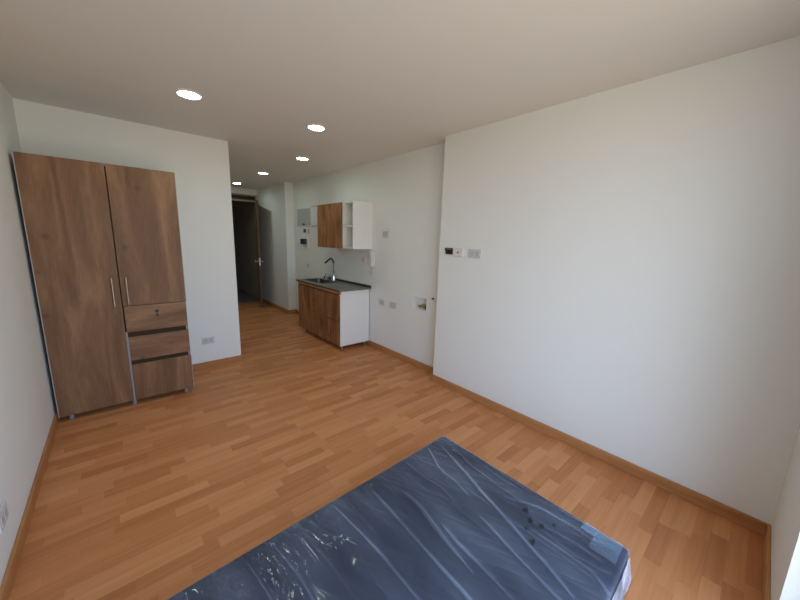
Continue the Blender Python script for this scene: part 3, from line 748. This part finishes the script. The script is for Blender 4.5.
gx = (PC.x * (1 - U) + PB.x * U) * (1 - V) + (PD.x * (1 - U) + PA.x * U) * V
gy = (PC.y * (1 - U) + PB.y * U) * (1 - V) + (PD.y * (1 - U) + PA.y * U) * V
de = np.minimum(np.minimum(U, 1 - U) * 1.88, np.minimum(V, 1 - V) * 0.99)
RR = 0.016
drop = np.where(de < RR, RR - np.sqrt(np.maximum(0, RR * RR - (RR - de) ** 2)), 0)
gz = MZ - 0.002 - drop * 0.9 + film_height(gx, gy) * np.clip(de / 0.03, 0.15, 1)
verts = np.stack([gx, gy, gz], -1).reshape(-1, 3)
idx = np.arange(NU * NV).reshape(NU, NV)
faces = np.stack([idx[:-1, :-1], idx[1:, :-1], idx[1:, 1:], idx[:-1, 1:]], -1).reshape(-1, 4)
me = bpy.data.meshes.new('plastic_wrap'); me.from_pydata((verts - np.array(mo)).tolist(), [], faces.tolist()); me.materials.append(M['film'])
for p in me.polygons: p.use_smooth = True
o = bpy.data.objects.new('plastic_wrap', me); COL.objects.link(o); o.parent = mt_root
# gathered folds: narrow ridges where the film is bunched up double
def fold_strip(pl, amp, wd):
    P = [Vector(p) for p in pl]; pts = []
    for a, c in zip(P, P[1:]):
        for i in range(14): pts.append(a.lerp(c, i / 14))
    pts.append(P[-1]); n = len(pts)
    for _ in range(6):
        pts = [pts[0]] + [(pts[i - 1] + pts[i] * 2 + pts[i + 1]) / 4 for i in range(1, n - 1)] + [pts[-1]]
    prof_ = [(-1.0, 0.0), (-0.55, 0.35), (-0.25, 0.85), (0.0, 1.0), (0.3, 0.8), (0.6, 0.3), (1.0, 0.0)]
    b = BM(); rows_ = []
    for i, p in enumerate(pts):
        t_ = (pts[min(i + 1, n - 1)] - pts[max(i - 1, 0)]).normalized(); nn = Vector((-t_.y, t_.x))
        f_ = i / (n - 1); k_ = min(1.0, min(f_, 1 - f_) * 6 + 0.05) * (0.75 + 0.25 * math.sin(f_ * 9 + p.x * 30))
        q0 = float(film_height(np.array([p.x]), np.array([p.y]))[0])
        rows_.append([b.verts.new((*(p + nn * wd * s_ * (0.35 + 0.65 * k_)), MZ + q0 * 0.55 - 0.001 + amp * k_ * z_)) for s_, z_ in prof_])
    for r0_, r1_ in zip(rows_, rows_[1:]):
        for j in range(len(prof_) - 1): b.faces.new((r0_[j], r1_[j], r1_[j + 1], r0_[j + 1]))
    o = obj('gathered_fold', b, 'film_fold', mt_root, mo, smooth=True)
    return o
for k_, wk in ((0, 1.25), (1, .8), (2, 1.0), (3, .9), (5, .8), (7, 1.1), (8, .9), (9, .8), (11, .8), (12, .7), (13, .7), (14, .6)):
    pl, amp, wd = folds[k_]
    fold_strip(pl, amp * 0.85, wd * 0.7 * wk)
# hanging film sides
b = BM()
edges = ((PC, PB), (PB, PA), (PA, PD), (PD, PC))
for k, (p, q) in enumerate(edges):
    dv = (q - p); L_ = dv.length; dv = dv.normalized(); nv = Vector((dv.y, -dv.x))
    n = int(L_ / 0.012); rows = 14; grid = []
    for i in range(n + 1):
        s_ = L_ * i / n; col = []
        taper = min(1, min(s_, L_ - s_) / 0.02)
        for j in range(rows + 1):
            f_ = j / rows; z = (MZ - 0.027) * (1 - f_) + 0.004 * f_
            out = 0.002 + (0.006 * math.sin(s_ * 37 + 2.2 * k + f_ * 3) + 0.005 * math.sin(s_ * 91 + f_ * 5 + k) + 0.010) * math.sin(math.pi * min(1, f_ * 1.1 + 0.05)) * taper
            col.append(b.verts.new((*(p + dv * s_ + nv * out), z)))
        grid.append(col)
    for i in range(n):
        for j in range(rows): b.faces.new((grid[i][j], grid[i + 1][j], grid[i + 1][j + 1], grid[i][j + 1]))
obj('wrap_side', b, 'film_side', mt_root, mo, smooth=True)['label'] = 'milky folded plastic hanging down the sides'
# doubled film at the near right corner
def flap(corners, name, mat, dz):
    nu = nv = 28; c = [Vector(p) for p in corners]; g = []
    b = BM()
    for i in range(nu + 1):
        row = []
        for j in range(nv + 1):
            a, e = i / nu, j / nv
            p = (c[0] * (1 - a) + c[1] * a) * (1 - e) + (c[3] * (1 - a) + c[2] * a) * e
            hx = float(film_height(np.array([p.x]), np.array([p.y]))[0])
            row.append(b.verts.new((p.x, p.y, MZ + dz + hx * 0.9)))
        g.append(row)
    for i in range(nu):
        for j in range(nv): b.faces.new((g[i][j], g[i + 1][j], g[i + 1][j + 1], g[i][j + 1]))
    return obj(name, b, mat, mt_root, mo, smooth=True)
flap(((1.785, .515), (1.897, .519), (1.905, .424), (1.782, .421)), 'folded_corner', 'tape', 0.0018)['label'] = 'lighter blue doubled film at the corner'
flap(((1.855, .572), (1.905, .565), (1.901, .512), (1.850, .514)), 'folded_corner', 'tape', 0.0014)
for (x, y), r in zip([(1.758, .768), (1.721, .726), (1.731, .681), (1.781, .651), (1.67, .719), (1.629, .672)], (.015, .012, .011, .008, .009, .014)):
    b = BM(); ring = []
    for k in range(18):
        a = 2 * math.pi * k / 18; rr = r * (1 + .22 * math.sin(3 * a + x * 40) + .12 * math.sin(5 * a + y * 60)); px, py = x + rr * math.cos(a), y + rr * .8 * math.sin(a)
        hz = float(film_height(np.array([px]), np.array([py]))[0]); ring.append(b.verts.new((px, py, MZ + 0.0006 + hz)))
    hz = float(film_height(np.array([x]), np.array([y]))[0]); c = b.verts.new((x, y, MZ + 0.0010 + hz))
    for k in range(18): b.faces.new((ring[k], ring[(k + 1) % 18], c))
    obj('damp_mark', b, 'spot', mt_root, mo)

# ------------------------------------------------------------------ daylight
SKY, GLOW = 4.5, 1.05
w = bpy.data.worlds.new('sky'); SC.world = w; w.use_nodes = True
nt = w.node_tree; bg = nt.nodes['Background']
tc = nt.nodes.new('ShaderNodeTexCoord'); sp = nt.nodes.new('ShaderNodeSeparateXYZ'); nt.links.new(tc.outputs['Generated'], sp.inputs[0])
mr = nt.nodes.new('ShaderNodeMapRange'); mr.inputs['From Min'].default_value = -1; mr.inputs['From Max'].default_value = 1
nt.links.new(sp.outputs['Z'], mr.inputs['Value'])
rp = nt.nodes.new('ShaderNodeValToRGB'); nt.links.new(mr.outputs['Result'], rp.inputs['Fac'])
e = rp.color_ramp.elements
e[0].position = 0.0; e[0].color = (0.41, 0.36, 0.295, 1)
e[1].position = 1.0; e[1].color = (0.46, 0.66, 1.0, 1)
k = e.new(0.47); k.color = (0.61, 0.54, 0.45, 1)
k = e.new(0.53); k.color = (0.62, 0.78, 1.02, 1)
# the sun stands behind thin cloud off to the left, so that side of the sky is brighter
nrm = nt.nodes.new('ShaderNodeVectorMath'); nrm.operation = 'DOT_PRODUCT'
nt.links.new(tc.outputs['Generated'], nrm.inputs[0]); nrm.inputs[1].default_value = Vector((-0.90, -0.40, 0.12)).normalized()
gl = nt.nodes.new('ShaderNodeMapRange'); gl.inputs['From Min'].default_value = -0.35; gl.inputs['From Max'].default_value = 1.0
gl.inputs['To Min'].default_value = SKY; gl.inputs['To Max'].default_value = SKY * GLOW; gl.interpolation_type = 'SMOOTHSTEP'
nt.links.new(nrm.outputs['Value'], gl.inputs['Value'])
nt.links.new(gl.outputs['Result'], bg.inputs['Strength'])
nt.links.new(rp.outputs['Color'], bg.inputs['Color'])
pl = bpy.data.lights.new('window_portal', 'AREA'); pl.shape = 'RECTANGLE'; pl.size = WX1 - WX0; pl.size_y = WZ1 - WZ0
pl.cycles.is_portal = True
po = bpy.data.objects.new('window_portal', pl); COL.objects.link(po)
po.location = ((WX0 + WX1) / 2, -0.12, (WZ0 + WZ1) / 2); po.rotation_euler = (math.radians(90), 0, 0)   # faces +y

# ------------------------------------------------------------------ camera
R = ((0.7536129, -0.65660622, 0.03059197), (-0.09701561, -0.15713832, -0.98279984), (0.65011965, 0.73768274, -0.18212252))
cam = bpy.data.cameras.new('camera'); cam.sensor_width = 36.0; cam.lens = 36.0 * 323.1951 / 800.0; cam.clip_start = 0.01
co = bpy.data.objects.new('camera', cam); COL.objects.link(co)
r0, r1, r2 = (Vector(r) for r in R)
co.matrix_world = Matrix(((r0.x, -r1.x, -r2.x, 0.4645), (r0.y, -r1.y, -r2.y, 0.2095), (r0.z, -r1.z, -r2.z, 1.4486), (0, 0, 0, 1)))
SC.camera = co

SC.view_settings.view_transform = 'Standard'; SC.view_settings.look = 'None'
SC.view_settings.gamma = 1.0; SC.view_settings.use_curve_mapping = False
SC.view_settings.exposure = 0.52
SC.cycles.max_bounces = 12; SC.cycles.diffuse_bounces = 8; SC.cycles.transparent_max_bounces = 12
